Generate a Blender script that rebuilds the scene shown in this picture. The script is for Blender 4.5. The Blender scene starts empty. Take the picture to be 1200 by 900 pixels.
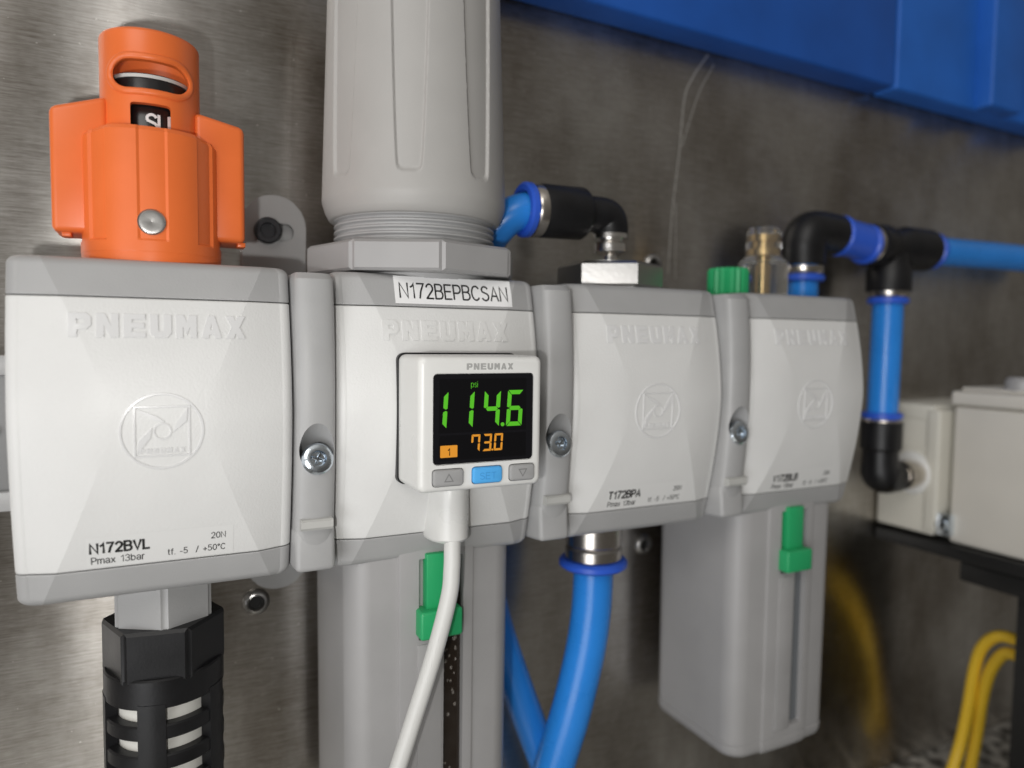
import bpy, bmesh, math, random
from mathutils import Vector, Matrix
random.seed(7)
R = math.radians
S = 0.001                                   # everything below is written in millimetres
scene = bpy.context.scene
col = scene.collection
PI = math.pi

# ------------------------------------------------------------------ camera
cam_d = bpy.data.cameras.new('camera'); cam = bpy.data.objects.new('camera', cam_d); col.objects.link(cam)
cam_d.sensor_fit = 'HORIZONTAL'; cam_d.sensor_width = 36.0
cam_d.lens = 36.0 * 841.1 / 1200.0
cam_d.clip_start = 0.005; cam_d.clip_end = 20.0
yaw, pitch, roll = R(26.4817), R(3.4602), R(0.6569)
fw = Vector((math.sin(yaw) * math.cos(pitch), math.cos(yaw) * math.cos(pitch), -math.sin(pitch)))
rt = Vector((math.cos(yaw), -math.sin(yaw), 0)); up = rt.cross(fw)
r2 = rt * math.cos(roll) + up * math.sin(roll); u2 = -rt * math.sin(roll) + up * math.cos(roll)
m = Matrix((r2, u2, -fw)).transposed().to_4x4()
m.translation = Vector((-1.173, -215.169, 25.894)) * S
cam.matrix_world = m
cam_d.dof.use_dof = True
cam_d.dof.focus_distance = 0.221
cam_d.dof.aperture_fstop = 6.8
scene.camera = cam

# ------------------------------------------------------------------ light
world = bpy.data.worlds.new('World'); scene.world = world; world.use_nodes = True
bg = world.node_tree.nodes['Background']
bg.inputs['Strength'].default_value = 0.14
_w = world.node_tree; _tc = _w.nodes.new('ShaderNodeTexCoord'); _sp = _w.nodes.new('ShaderNodeSeparateXYZ'); _rp = _w.nodes.new('ShaderNodeValToRGB')
_mr = _w.nodes.new('ShaderNodeMapRange'); _mr.inputs['From Min'].default_value = -1; _mr.inputs['From Max'].default_value = 1
_w.links.new(_tc.outputs['Generated'], _sp.inputs[0]); _w.links.new(_sp.outputs['Z'], _mr.inputs['Value']); _w.links.new(_mr.outputs['Result'], _rp.inputs[0])
_rp.color_ramp.elements.new(.5).color = (.72, .67, .60, 1); _rp.color_ramp.elements[0].color = (.2, .19, .18, 1); _rp.color_ramp.elements[2].color = (1.9, 1.8, 1.66, 1)      # dim floor, pale ceiling of the room
_w.links.new(_rp.outputs[0], bg.inputs['Color'])

def lamp(name, kind, loc, energy, color=(1, 1, 1), size=None, sizey=None, target=None):
    d = bpy.data.lights.new(name, kind); d.energy = energy; d.color = color
    o = bpy.data.objects.new(name, d); col.objects.link(o); o.location = Vector(loc) * S
    if kind == 'AREA':
        d.shape = 'RECTANGLE'; d.size = size * S; d.size_y = sizey * S
    elif size: d.shadow_soft_size = size * S
    if target: o.rotation_euler = (Vector(target) - Vector(loc)).to_track_quat('-Z', 'Y').to_euler()
    return o
lamp('phone_flash', 'POINT', (-28, -216, 10), .84, (1.0, 0.985, 0.955), 3.5)
lamp('ceiling_light', 'AREA', (-200, -800, 1250), 0.9, (1.0, 0.97, 0.92), 1300, 700, (120, 0, 0))
lamp('front_fill', 'AREA', (-650, -1000, 900), 6.3, (1.0, 0.97, 0.93), 900, 600, (300, 0, -40))  # added fill, brightens the modules farther right
lamp('room_light', 'AREA', (-900, -900, -300), 8.4, (0.97, 0.98, 1.0), 800, 900, (120, 0, 0))
scene.view_settings.view_transform = 'Standard'; scene.view_settings.look = 'None'
scene.view_settings.exposure = 0.0; scene.view_settings.gamma = 1.0
scene.view_settings.use_curve_mapping = False

# ------------------------------------------------------------------ materials
def mat(name, rgb, rough=.45, metal=0.0, bump=None, spec=0.5, trans=0.0, emit=None, var=None, coat=0.0, stretch=None):
    """bump=(scale per metre, strength, distance mm); var=(scale, amount) mild tone variation of the substance"""
    M = bpy.data.materials.new(name); M.use_nodes = True
    nt = M.node_tree; b = nt.nodes['Principled BSDF']
    b.inputs['Base Color'].default_value = (*rgb, 1); b.inputs['Roughness'].default_value = rough
    b.inputs['Metallic'].default_value = metal; b.inputs['Specular IOR Level'].default_value = spec
    b.inputs['Transmission Weight'].default_value = trans; b.inputs['Coat Weight'].default_value = coat
    if emit:
        b.inputs['Base Color'].default_value = (*[c * .25 for c in rgb], 1); b.inputs['Emission Color'].default_value = (*rgb, 1); b.inputs['Emission Strength'].default_value = emit
    tc = nt.nodes.new('ShaderNodeTexCoord')
    if bump:
        n = nt.nodes.new('ShaderNodeTexNoise'); n.inputs['Scale'].default_value = bump[0]; n.inputs['Detail'].default_value = 3
        src = tc.outputs['Object']
        if stretch:
            mp = nt.nodes.new('ShaderNodeMapping'); mp.inputs['Scale'].default_value = stretch
            nt.links.new(src, mp.inputs['Vector']); src = mp.outputs['Vector']
        nt.links.new(src, n.inputs['Vector'])
        bp = nt.nodes.new('ShaderNodeBump'); bp.inputs['Strength'].default_value = bump[1]; bp.inputs['Distance'].default_value = bump[2] * S
        nt.links.new(n.outputs['Fac'], bp.inputs['Height']); nt.links.new(bp.outputs['Normal'], b.inputs['Normal'])
    if var:
        n2 = nt.nodes.new('ShaderNodeTexNoise'); n2.inputs['Scale'].default_value = var[0]; n2.inputs['Detail'].default_value = 5
        nt.links.new(tc.outputs['Object'], n2.inputs['Vector'])
        hs = nt.nodes.new('ShaderNodeHueSaturation'); hs.inputs['Color'].default_value = (*rgb, 1)
        mr = nt.nodes.new('ShaderNodeMapRange'); mr.inputs['From Min'].default_value = .3; mr.inputs['From Max'].default_value = .7
        mr.inputs['To Min'].default_value = 1 - var[1]; mr.inputs['To Max'].default_value = 1 + var[1]
        nt.links.new(n2.outputs['Fac'], mr.inputs['Value']); nt.links.new(mr.outputs['Result'], hs.inputs['Value'])
        nt.links.new(hs.outputs['Color'], b.inputs['Base Color'])
        mr2 = nt.nodes.new('ShaderNodeMapRange'); mr2.inputs['To Min'].default_value = max(.02, rough - .1); mr2.inputs['To Max'].default_value = min(1, rough + .1)
        nt.links.new(n2.outputs['Fac'], mr2.inputs['Value']); nt.links.new(mr2.outputs['Result'], b.inputs['Roughness'])
    return M

MW = mat('white_plastic', (.69, .69, .68), .42, spec=.4, bump=(1400, .5, .14), var=(60, .02))
MWS = mat('white_smooth_plastic', (.72, .72, .70), .3, var=(80, .015))
MWR = mat('white_relief_plastic', (.68, .68, .68), .22)
MG = mat('grey_plastic', (.38, .38, .38), .45, bump=(1500, .35, .12), var=(70, .04))
MGW = mat('warm_grey_plastic', (.40, .39, .375), .5, bump=(1500, .25, .1), var=(50, .03))
MGB = mat('bowl_grey_plastic', (.35, .345, .345), .4, bump=(900, .12, .1), var=(40, .05))
MGL = mat('light_grey_plastic', (.55, .55, .53), .4)
MTAB = mat('tab_grey_plastic', (.47, .47, .45), .45)
MO = mat('orange_plastic', (.80, .165, .036), .36, bump=(1500, .15, .08), var=(60, .04))
MK = mat('black_plastic', (.008, .008, .009), .4, spec=.4, bump=(1200, .3, .1), var=(90, .3))
MKS = mat('black_smooth_plastic', (.01, .01, .011), .25)
MGR = mat('green_plastic', (.02, .36, .13), .42, bump=(900, .15, .1))
MBL = mat('blue_hose', (.025, .245, .76), .28, var=(50, .06))
MBC = mat('blue_collar_plastic', (.03, .11, .62), .35)
MBIN = mat('blue_bin_plastic', (.009, .088, .40), .5, bump=(700, .3, .15), var=(25, .12))
MS = mat('polished_steel', (.48, .47, .455), .3, 1.0, bump=(600, .25, .1))
MZ = mat('zinc_plated_steel', (.66, .72, .78), .2, 1.0, bump=(500, .4, .2), var=(300, .15))
MZB = mat('bright_nickel', (.8, .78, .75), .2, 1.0, bump=(400, .4, .25))
MNI = mat('nickel_plated_brass', (.62, .58, .53), .25, 1.0, bump=(500, .2, .1))
MBR = mat('brass', (.74, .53, .25), .25, 1.0)
MBZ = mat('dark_socket_steel', (.05, .05, .055), .38, .6)
MGLASS = mat('clear_plastic', (.93, .93, .92), .05, trans=.95)
MDG = mat('dark_sight_glass', (.02, .014, .01), .07)
MSG = mat('grey_sight_glass', (.13, .14, .15), .2)
MDROP = mat('oil_drop', (.75, .68, .6), .05, trans=.8)
MINK = mat('black_print', (.012, .012, .012), .5)
MINKW = mat('white_print', (.75, .75, .75), .5)
MINKG = mat('grey_print', (.36, .36, .35), .5)
MLAB = mat('label_paper', (.86, .86, .86), .35)
MFILM = mat('clear_label_film', (.71, .71, .70), .34)
MSCR = mat('display_glass', (.006, .006, .008), .13)
MSCR2 = mat('display_panel', (.003, .003, .004), .2)
MDGR = mat('green_segment', (.11, .58, .022), .4, emit=.62)
MDOR = mat('orange_segment', (.85, .34, .03), .4, emit=.62)
MBB = mat('blue_button', (.085, .40, .82), .4)
MBG = mat('grey_button', (.33, .33, .33), .45)
MBGd = mat('grey_button_print', (.2, .2, .2), .5)
MBBd = mat('blue_button_print', (.05, .28, .62), .5)
MCAB = mat('pale_cable', (.66, .66, .64), .4)
MYEL = mat('yellow_cable', (.86, .56, .035), .4)
MBEI = mat('beige_grey_plastic', (.66, .63, .57), .5, bump=(700, .2, .15), var=(30, .04))
MBEI2 = mat('pale_beige_plastic', (.62, .60, .53), .45, var=(30, .03))
MDARK = mat('black_base_plastic', (.008, .008, .008), .5)
MSCRATCH = mat('bright_scratch', (.6, .58, .55), .42, .8)

def steel_wall():
    M = bpy.data.materials.new('brushed_stainless_steel'); M.use_nodes = True
    nt = M.node_tree; N = nt.nodes; L = nt.links; b = N['Principled BSDF']
    b.inputs['Metallic'].default_value = 1.0
    b.inputs['Anisotropic'].default_value = .7
    tv = N.new('ShaderNodeCombineXYZ'); tv.inputs[2].default_value = 1.0; tv.inputs[0].default_value = .04
    L.new(tv.outputs[0], b.inputs['Tangent'])
    tc = N.new('ShaderNodeTexCoord')
    def noise(scale, stretch, detail, rot=0.0):
        mp = N.new('ShaderNodeMapping'); mp.inputs['Scale'].default_value = stretch; mp.inputs['Rotation'].default_value = (0, rot, 0)
        L.new(tc.outputs['Object'], mp.inputs['Vector'])
        n = N.new('ShaderNodeTexNoise'); n.inputs['Scale'].default_value = scale; n.inputs['Detail'].default_value = detail
        L.new(mp.outputs['Vector'], n.inputs['Vector']); return n.outputs['Fac']
    def mr(v, a, b_, c, d):
        x = N.new('ShaderNodeMapRange'); x.inputs['From Min'].default_value = a; x.inputs['From Max'].default_value = b_
        x.inputs['To Min'].default_value = c; x.inputs['To Max'].default_value = d; L.new(v, x.inputs['Value']); return x.outputs['Result']
    def mth(op, a, b_):
        x = N.new('ShaderNodeMath'); x.operation = op
        for i, v in enumerate((a, b_)):
            if isinstance(v, (int, float)): x.inputs[i].default_value = v
            else: L.new(v, x.inputs[i])
        return x.outputs[0]
    grain = noise(1500, (.04, 1, 1), 4, R(2))
    fine = noise(2600, (.12, 1, 1), 3, R(-3))
    room_mottle = noise(16, (1, 1, .7), 5, R(28))  # blurred room reflections painted into the steel's tone; also varies roughness
    mottle_wear = noise(45, (1.6, 1, .5), 4, R(-20))  # finer mottle for the same reflections; also masks the worn share
    specks = noise(420, (1, 1, 1), 2)
    tone = mth('ADD', mth('ADD', mr(grain, .3, .7, -.1, .1), mr(fine, .3, .7, -.08, .08)), mr(room_mottle, .3, .7, -.26, .26))
    tone = mth('ADD', tone, mr(mottle_wear, .3, .7, -.05, .05))
    ramp = N.new('ShaderNodeMixRGB'); ramp.inputs[1].default_value = (.29, .255, .215, 1); ramp.inputs[2].default_value = (.78, .76, .73, 1)
    L.new(mth('ADD', .5, mth('MULTIPLY', tone, 1.6)), ramp.inputs[0])
    dust = mr(specks, .715, .75, 0, .8)
    mix = N.new('ShaderNodeMixRGB'); mix.inputs[2].default_value = (.62, .6, .57, 1); L.new(dust, mix.inputs[0]); L.new(ramp.outputs[0], mix.inputs[1])
    L.new(mix.outputs[0], b.inputs['Base Color'])
    L.new(mth('SUBTRACT', 1.0, mth('MULTIPLY', dust, .8)), b.inputs['Metallic'])
    rough = mth('ADD', mr(room_mottle, .3, .7, .16, .26), mr(grain, .3, .7, -.025, .025))
    L.new(rough, b.inputs['Roughness'])
    bp = N.new('ShaderNodeBump'); bp.inputs['Strength'].default_value = .12; bp.inputs['Distance'].default_value = .03 * S
    L.new(mth('ADD', grain, mth('MULTIPLY', fine, .6)), bp.inputs['Height']); L.new(bp.outputs['Normal'], b.inputs['Normal'])
    b2 = N.new('ShaderNodeBsdfPrincipled')                # the worn, micro-scratched share of the surface
    b2.inputs['Metallic'].default_value = 1.0; b2.inputs['Roughness'].default_value = .34; b2.inputs['Anisotropic'].default_value = 1.0
    L.new(tv.outputs[0], b2.inputs['Tangent']); L.new(mix.outputs[0], b2.inputs['Base Color']); L.new(bp.outputs['Normal'], b2.inputs['Normal'])
    ms = N.new('ShaderNodeMixShader'); L.new(mr(mottle_wear, .3, .7, .42, .6), ms.inputs[0])
    L.new(b.outputs[0], ms.inputs[1]); L.new(b2.outputs[0], ms.inputs[2]); L.new(ms.outputs[0], N['Material Output'].inputs['Surface'])
    return M
MWALL = steel_wall()

def floor_mat():
    M = bpy.data.materials.new('speckled_tray_metal'); M.use_nodes = True
    nt = M.node_tree; N = nt.nodes; L = nt.links; b = N['Principled BSDF']
    tc = N.new('ShaderNodeTexCoord')
    v = N.new('ShaderNodeTexVoronoi'); v.inputs['Scale'].default_value = 110; L.new(tc.outputs['Object'], v.inputs['Vector'])
    n = N.new('ShaderNodeTexNoise'); n.inputs['Scale'].default_value = 130; n.inputs['Detail'].default_value = 4; L.new(tc.outputs['Object'], n.inputs['Vector'])
    cr = N.new('ShaderNodeValToRGB'); cr.color_ramp.elements[0].position = .4; cr.color_ramp.elements[0].color = (.12, .115, .105, 1)
    cr.color_ramp.elements[1].position = .62; cr.color_ramp.elements[1].color = (.75, .74, .70, 1)
    L.new(n.outputs['Fac'], cr.inputs[0]); L.new(cr.outputs[0], b.inputs['Base Color'])
    b.inputs['Metallic'].default_value = .6; b.inputs['Roughness'].default_value = .4
    bp = N.new('ShaderNodeBump'); bp.inputs['Distance'].default_value = .6 * S; bp.inputs['Strength'].default_value = .6
    L.new(v.outputs['Distance'], bp.inputs['Height']); L.new(bp.outputs['Normal'], b.inputs['Normal'])
    return M
MFLOOR = floor_mat()

# ------------------------------------------------------------------ object helpers
def thing(name, label, cat, loc=(0, 0, 0), group=None):
    o = bpy.data.objects.new(name, None); col.objects.link(o); o.location = Vector(loc) * S
    o.empty_display_size = .01
    o['label'] = label; o['category'] = cat
    if group: o['group'] = group
    o['org'] = [float(v) for v in loc]
    return o
def root_of(o):
    while o.parent: o = o.parent
    return o
def link_mesh(name, me, parent=None, kind=None, label=None):
    o = bpy.data.objects.new(name, me); col.objects.link(o); o.parent = parent
    if kind: o['kind'] = kind
    if label: o['label'] = label
    return o
def obj(name, bm, material, parent=None, kind=None, label=None, angle=35, recalc=True, smooth=True):
    """bm is in world millimetres; links ONE mesh object whose frame is its thing's base"""
    if recalc: bmesh.ops.recalc_face_normals(bm, faces=bm.faces)
    org = Vector(root_of(parent).get('org', (0, 0, 0))) if parent else Vector((0, 0, 0))
    bm.transform(Matrix.Scale(S, 4) @ Matrix.Translation(-org))
    me = bpy.data.meshes.new(name); bm.to_mesh(me); bm.free()
    me.materials.append(material)
    if smooth:
        for p in me.polygons: p.use_smooth = True
        me.set_sharp_from_angle(angle=R(angle))
    return link_mesh(name, me, parent, kind, label)
def copy_tree(o, delta_org, parent=None):
    c = o.copy(); col.objects.link(c); c.parent = parent
    if parent is None:
        c.location = Vector(delta_org) * S; c['org'] = [float(v) for v in delta_org]
    for ch in list(o.children): copy_tree(ch, delta_org, c)
    return c

def NB(): return bmesh.new()
def faces_grid(bm, rows, closed_u=True, cap0=True, cap1=True):
    V = [[bm.verts.new(p) for p in r] for r in rows]
    n = len(rows[0])
    for i in range(len(V) - 1):
        for j in range(n if closed_u else n - 1):
            k = (j + 1) % n
            bm.faces.new((V[i][j], V[i][k], V[i + 1][k], V[i + 1][j]))
    if cap0: bm.faces.new(V[0])
    if cap1: bm.faces.new(V[-1])
    return V
def add_box(bm, x0, x1, y0, y1, z0, z1, bev=0.0, seg=2, rot=None):
    t = NB()
    bmesh.ops.create_cube(t, size=1.0)
    t.transform(Matrix.Translation(((x0 + x1) / 2, (y0 + y1) / 2, (z0 + z1) / 2)) @ Matrix.Diagonal((x1 - x0, y1 - y0, z1 - z0, 1)))
    if bev: bmesh.ops.bevel(t, geom=t.edges[:], offset=bev, segments=seg, profile=.5, affect='EDGES')
    if rot is not None: t.transform(rot)
    merge(bm, t)
def merge(bm, t):
    me = bpy.data.meshes.new('tmp'); t.to_mesh(me); t.free(); bm.from_mesh(me); bpy.data.meshes.remove(me)
def frame(d):
    d = Vector(d).normalized(); a = Vector((0, 0, 1)) if abs(d.z) < .9 else Vector((1, 0, 0))
    u = d.cross(a).normalized(); v = d.cross(u).normalized(); return u, v, d
def add_lathe(bm, base, axis, prof, n=40, poly=None, rot=0.0, cap=True):
    """prof = [(distance along axis, radius)]; poly = number of flat sides"""
    u, v, d = frame(axis); base = Vector(base); k = poly or n
    rows = []
    for (t, r) in prof:
        rows.append([base + d * t + (u * math.cos(2 * PI * i / k + rot) + v * math.sin(2 * PI * i / k + rot)) * r for i in range(k)])
    faces_grid(bm, rows, True, cap, cap)
def smooth_path(pts, n=14):
    P = [Vector(p) for p in pts]; out = []
    Q = [2 * P[0] - P[1]] + P + [2 * P[-1] - P[-2]]
    for i in range(1, len(Q) - 2):
        a, b, c, d = Q[i - 1:i + 3]
        for k in range(n):
            t = k / n
            out.append(.5 * (2 * b + (c - a) * t + (2 * a - 5 * b + 4 * c - d) * t * t + (3 * b - a - 3 * c + d) * t ** 3))
    out.append(P[-1]); return out
def add_tube(bm, pts, r, n=20, smooth=True, cap=True):
    P = smooth_path(pts) if smooth else [Vector(p) for p in pts]
    rows = []; u = None
    for i, p in enumerate(P):
        d = (P[min(i + 1, len(P) - 1)] - P[max(i - 1, 0)]).normalized()
        if u is None: u = frame(d)[0]
        u = (u - d * u.dot(d)).normalized(); v = d.cross(u)
        rr = r(i / (len(P) - 1)) if callable(r) else r
        rows.append([p + (u * math.cos(2 * PI * k / n) + v * math.sin(2 * PI * k / n)) * rr for k in range(n)])
    faces_grid(bm, rows, True, cap, cap)
def add_prism(bm, poly, y0, y1):
    """poly in (x, z); front at y0 (towards the camera)"""
    a = [bm.verts.new((x, y0, z)) for x, z in poly]; b = [bm.verts.new((x, y1, z)) for x, z in poly]
    bm.faces.new(a); bm.faces.new(b[::-1])
    for i in range(len(poly)):
        k = (i + 1) % len(poly); bm.faces.new((a[i], b[i], b[k], a[k]))
def rrect(x0, x1, z0, z1, r, n=6):
    P = []
    for cx, cz, a0 in ((x1 - r, z1 - r, 0), (x0 + r, z1 - r, 90), (x0 + r, z0 + r, 180), (x1 - r, z0 + r, 270)):
        for i in range(n + 1):
            a = R(a0 + 90 * i / n); P.append((cx + r * math.cos(a), cz + r * math.sin(a)))
    return P
def cut(bm, cutter):
    """boolean difference of two bmeshes, evaluated once and returned as a bmesh"""
    obs = []
    for b in (bm, cutter):
        bmesh.ops.recalc_face_normals(b, faces=b.faces)
        me = bpy.data.meshes.new('tmp'); b.to_mesh(me); b.free()
        o = bpy.data.objects.new('tmp', me); col.objects.link(o); obs.append(o)
    md = obs[0].modifiers.new('b', 'BOOLEAN'); md.operation = 'DIFFERENCE'; md.solver = 'EXACT'; md.object = obs[1]
    dg = bpy.context.evaluated_depsgraph_get(); me = bpy.data.meshes.new_from_object(obs[0].evaluated_get(dg))
    out = NB(); out.from_mesh(me); bpy.data.meshes.remove(me)
    for o in obs:
        d = o.data; bpy.data.objects.remove(o); bpy.data.meshes.remove(d)
    return out
def _arc(cx, cy, rx, ry, a0, a1, n=9):
    return [(cx + rx * math.cos(R(a0 + (a1 - a0) * i / n)), cy + ry * math.sin(R(a0 + (a1 - a0) * i / n))) for i in range(n + 1)]
GLYPH = {                                                # pen strokes of a plain sans lettering, cap height 1
 ' ': (.34, []), '.': (.08, [[(.04, 0), (.04, .04)]]), '-': (.3, [[(.0, .36), (.3, .36)]]), '/': (.34, [[(0, -.08), (.34, 1.02)]]),
 '+': (.5, [[(0, .36), (.5, .36)], [(.25, .1), (.25, .62)]]), '°': (.26, [_arc(.13, .84, .13, .14, 0, 360)]),
 '0': (.54, [_arc(.27, .5, .27, .5, 0, 360, 20)]), '1': (.36, [[(.04, .74), (.2, .82), (.3, 1), (.3, 0)]]),
 '2': (.54, [_arc(.27, .71, .26, .29, 165, -30) + [(.02, .02), (.02, 0), (.54, 0)]]),
 '3': (.54, [_arc(.26, .75, .24, .25, 160, -80), _arc(.26, .27, .27, .27, 95, -160)]),
 '5': (.54, [[(.5, 1), (.1, 1), (.04, .5)] + _arc(.26, .32, .28, .32, 130, -150)]), '7': (.54, [[(0, 1), (.54, 1), (.3, .5), (.18, 0)]]),
 'N': (.62, [[(0, 0), (0, 1), (.62, 0), (.62, 1)]]), 'V': (.62, [[(0, 1), (.31, 0), (.62, 1)]]), 'L': (.5, [[(0, 1), (0, 0), (.5, 0)]]),
 'B': (.58, [[(0, 0), (0, 1), (.34, 1)] + _arc(.34, .77, .21, .23, 90, -90) + [(0, .54)], [(.34, .54)] + _arc(.34, .27, .25, .27, 90, -90) + [(0, 0)]]),
 'P': (.56, [[(0, 0), (0, 1), (.32, 1)] + _arc(.32, .72, .25, .28, 90, -90) + [(0, .44)]]), 'T': (.6, [[(0, 1), (.6, 1)], [(.3, 1), (.3, 0)]]),
 'A': (.64, [[(0, 0), (.32, 1), (.64, 0)], [(.12, .34), (.52, .34)]]), 'E': (.54, [[(.54, 0), (0, 0), (0, 1), (.53, 1)], [(0, .53), (.48, .53)]]),
 'S': (.58, [_arc(.28, .76, .26, .24, 25, 215) + _arc(.29, .26, .29, .26, 75, -155)]), 'C': (.66, [_arc(.34, .5, .34, .5, 42, 318, 18)]),
 'U': (.6, [[(0, 1), (0, .3)] + _arc(.3, .3, .3, .3, 180, 360) + [(.6, 1)]]), 'D': (.62, [[(0, 0), (0, 1), (.26, 1)] + _arc(.26, .5, .36, .5, 90, -90) + [(0, 0)]]),
 'R': (.6, [[(0, 0), (0, 1), (.34, 1)] + _arc(.34, .74, .24, .26, 90, -90) + [(0, .48)], [(.32, .48), (.58, 0)]]), 'I': (.02, [[(0.01, 0), (.01, 1)]]),
 'm': (.78, [[(0, 0), (0, .72)], _arc(.19, .5, .19, .22, 180, 0) + [(.38, 0)], _arc(.58, .5, .2, .22, 180, 0) + [(.78, 0)]]),
 'a': (.5, [_arc(.24, .54, .22, .2, 160, 0) + [(.46, .1), (.52, 0)], _arc(.24, .2, .24, .2, 0, 360)]), 'x': (.46, [[(0, 0), (.46, .72)], [(0, .72), (.46, 0)]]),
 'b': (.5, [[(0, 1), (0, 0)], _arc(.25, .36, .25, .36, 0, 360, 14)]), 'r': (.28, [[(0, 0), (0, .72)], _arc(.2, .46, .2, .26, 180, 70)]),
 't': (.26, [[(.1, .95), (.1, .12), (.24, .0)], [(0, .72), (.26, .72)]]), 'f': (.26, [[(.1, 0), (.1, .85), (.16, .98), (.28, 1)], [(0, .72), (.26, .72)]]),
 'p': (.5, [[(0, .72), (0, -.26)], _arc(.25, .36, .25, .36, 0, 360, 14)]), 's': (.42, [_arc(.21, .54, .19, .18, 30, 230) + _arc(.21, .19, .21, .19, 60, -150)]),
 'i': (.04, [[(.02, 0), (.02, .72)], [(.02, .92), (.02, .98)]])}
def text_bm(s, height, bold=0.0, align='LEFT', sx=1.0, depth=.05, space=.2):
    """lettering made of flattened pen strokes in the x-z plane; bold = extra pen width"""
    b = NB(); w = .055 + bold; x = 0.0
    sp = space + bold
    total = sum(GLYPH[c][0] + sp for c in s) - sp
    x = {'LEFT': 0, 'CENTER': -total / 2, 'RIGHT': -total}[align]
    for c in s:
        gw, strokes = GLYPH[c]
        for st in strokes:
            P = [Vector(((x + px) * sx * height, 0, pz * height)) for px, pz in st]
            rows = []
            closed = (P[0] - P[-1]).length < 1e-6
            for i, p in enumerate(P):
                if closed: a_, c_ = P[i - 1 if i else -2], P[i + 1 if i < len(P) - 1 else 1]
                else: a_, c_ = P[max(i - 1, 0)], P[min(i + 1, len(P) - 1)]
                d1 = (p - a_).normalized() if (p - a_).length else (c_ - p).normalized(); d2 = (c_ - p).normalized() if (c_ - p).length else d1
                d = (d1 + d2); d = d.normalized() if d.length > 1e-6 else d1
                nrm = Vector((d.z, 0, -d.x)); k = min(1.6, 1 / max(.5, nrm.dot(Vector((d1.z, 0, -d1.x)))))
                q = p.copy(); hw = w * height
                if not closed and i == 0: q -= d * hw * .5
                if not closed and i == len(P) - 1: q += d * hw * .5
                rows.append([q + nrm * hw * k + Vector((0, depth, 0)), q + nrm * hw * k * .9, q - nrm * hw * k * .9, q - nrm * hw * k + Vector((0, depth, 0))])
            z_off = random.uniform(-.012, .012)          # overlapping strokes never share a plane
            for r in rows:
                for v in r: v.y += z_off
            faces_grid(b, rows, False, True, True)
        x += gw + sp
    return b
BLOCK = {
 'P': [[(0, 0), (0, 1), (.8, 1), (1, .82), (1, .5), (.8, .32), (.38, .32), (.38, 0)], [(.36, .55), (.68, .55), (.68, .76), (.36, .76)]],
 'N': [[(0, 0), (0, 1), (.38, 1), (.66, .48), (.66, 1), (1, 1), (1, 0), (.62, 0), (.34, .52), (.34, 0)]],
 'E': [[(0, 0), (0, 1), (1, 1), (1, .77), (.38, .77), (.38, .62), (.95, .62), (.95, .4), (.38, .4), (.38, .23), (1, .23), (1, 0)]],
 'U': [[(0, .2), (0, 1), (.37, 1), (.37, .27), (.63, .27), (.63, 1), (1, 1), (1, .2), (.8, 0), (.2, 0)]],
 'M': [[(0, 0), (0, 1), (.36, 1), (.5, .7), (.64, 1), (1, 1), (1, 0), (.68, 0), (.68, .48), (.5, .14), (.32, .48), (.32, 0)]],
 'A': [[(0, 0), (.34, 1), (.66, 1), (1, 0), (.67, 0), (.61, .17), (.39, .17), (.33, 0)], [(.43, .37), (.57, .37), (.5, .66)]],
 'X': [[(0, 0), (.3, .5), (0, 1), (.39, 1), (.5, .77), (.61, 1), (1, 1), (.7, .5), (1, 0), (.61, 0), (.5, .23), (.39, 0)]]}
def block_bm(s, height, width, gap, fn, h, flare=.06, base=.1):
    """heavy moulded block lettering standing `h` proud of the surface fn"""
    from mathutils.geometry import tessellate_polygon
    b = NB(); tot = len(s) * width + (len(s) - 1) * gap; x0 = -tot / 2
    for c in s:
        loops = [[(x0 + px * width, pz * height) for px, pz in lp] for lp in BLOCK[c]]
        flat = [p for lp in loops for p in lp]
        V = [b.verts.new((x, fn(x, z) - h, z)) for x, z in flat]
        for tri in tessellate_polygon([[Vector((x, z, 0)) for x, z in lp] for lp in loops]):
            try: b.faces.new([V[i] for i in tri])
            except ValueError: pass
        k = 0
        for li, lp in enumerate(loops):
            n = len(lp); ccx = sum(p[0] for p in lp) / n; ccz = sum(p[1] for p in lp) / n; W = []
            for (x, z) in lp:
                d = Vector((x - ccx, z - ccz)); d = d.normalized() * flare * (1 if li == 0 else -1)
                W.append(b.verts.new((x + d.x, fn(x, z) + base, z + d.y)))
            for i in range(n):
                j = (i + 1) % n; b.faces.new((V[k + i], W[i], W[j], V[k + j]))
            k += n
        x0 += width + gap
    return b
def place(b, x, z, y=0.0, fn=None, lift=.08, slant=0.0):
    for v in b.verts:
        v.co.x += slant * v.co.z; v.co.x += x; v.co.z += z
        v.co.y += (fn(v.co.x, v.co.z) - lift) if fn else y
    return b

# ------------------------------------------------------------------ setting: back plate, tray
bm = NB(); add_box(bm, -700, 1500, 76, 79, -246, 700); wall = obj('wall', bm, MWALL, kind='structure', smooth=False)
bm = NB(); add_box(bm, -700, 1500, -260, 75.5, -250, -245); obj('floor', bm, MFLOOR, kind='structure', smooth=False)
bm = NB()
def strip(pts, w):
    P = smooth_path(pts, 10)
    a = []
    for i, p in enumerate(P):
        d = (P[min(i + 1, len(P) - 1)] - P[max(i - 1, 0)]).normalized(); nrm = Vector((d.z, 0, -d.x))
        ww = w * (.55 + .45 * math.sin(i * 1.7) ** 2)
        a.append([p + nrm * ww + Vector((0, 0, 0)), p - nrm * ww])
    faces_grid(bm, a, False, False, False)
strip([(253, 75.9, 172), (244, 75.9, 160), (238.5, 75.9, 148), (236, 75.9, 121), (232.5, 75.9, 91), (230.8, 75.9, 60)], .7)
strip([(257, 75.85, 168), (248, 75.85, 153), (243, 75.85, 140), (237.5, 75.85, 124)], .45)
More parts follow.
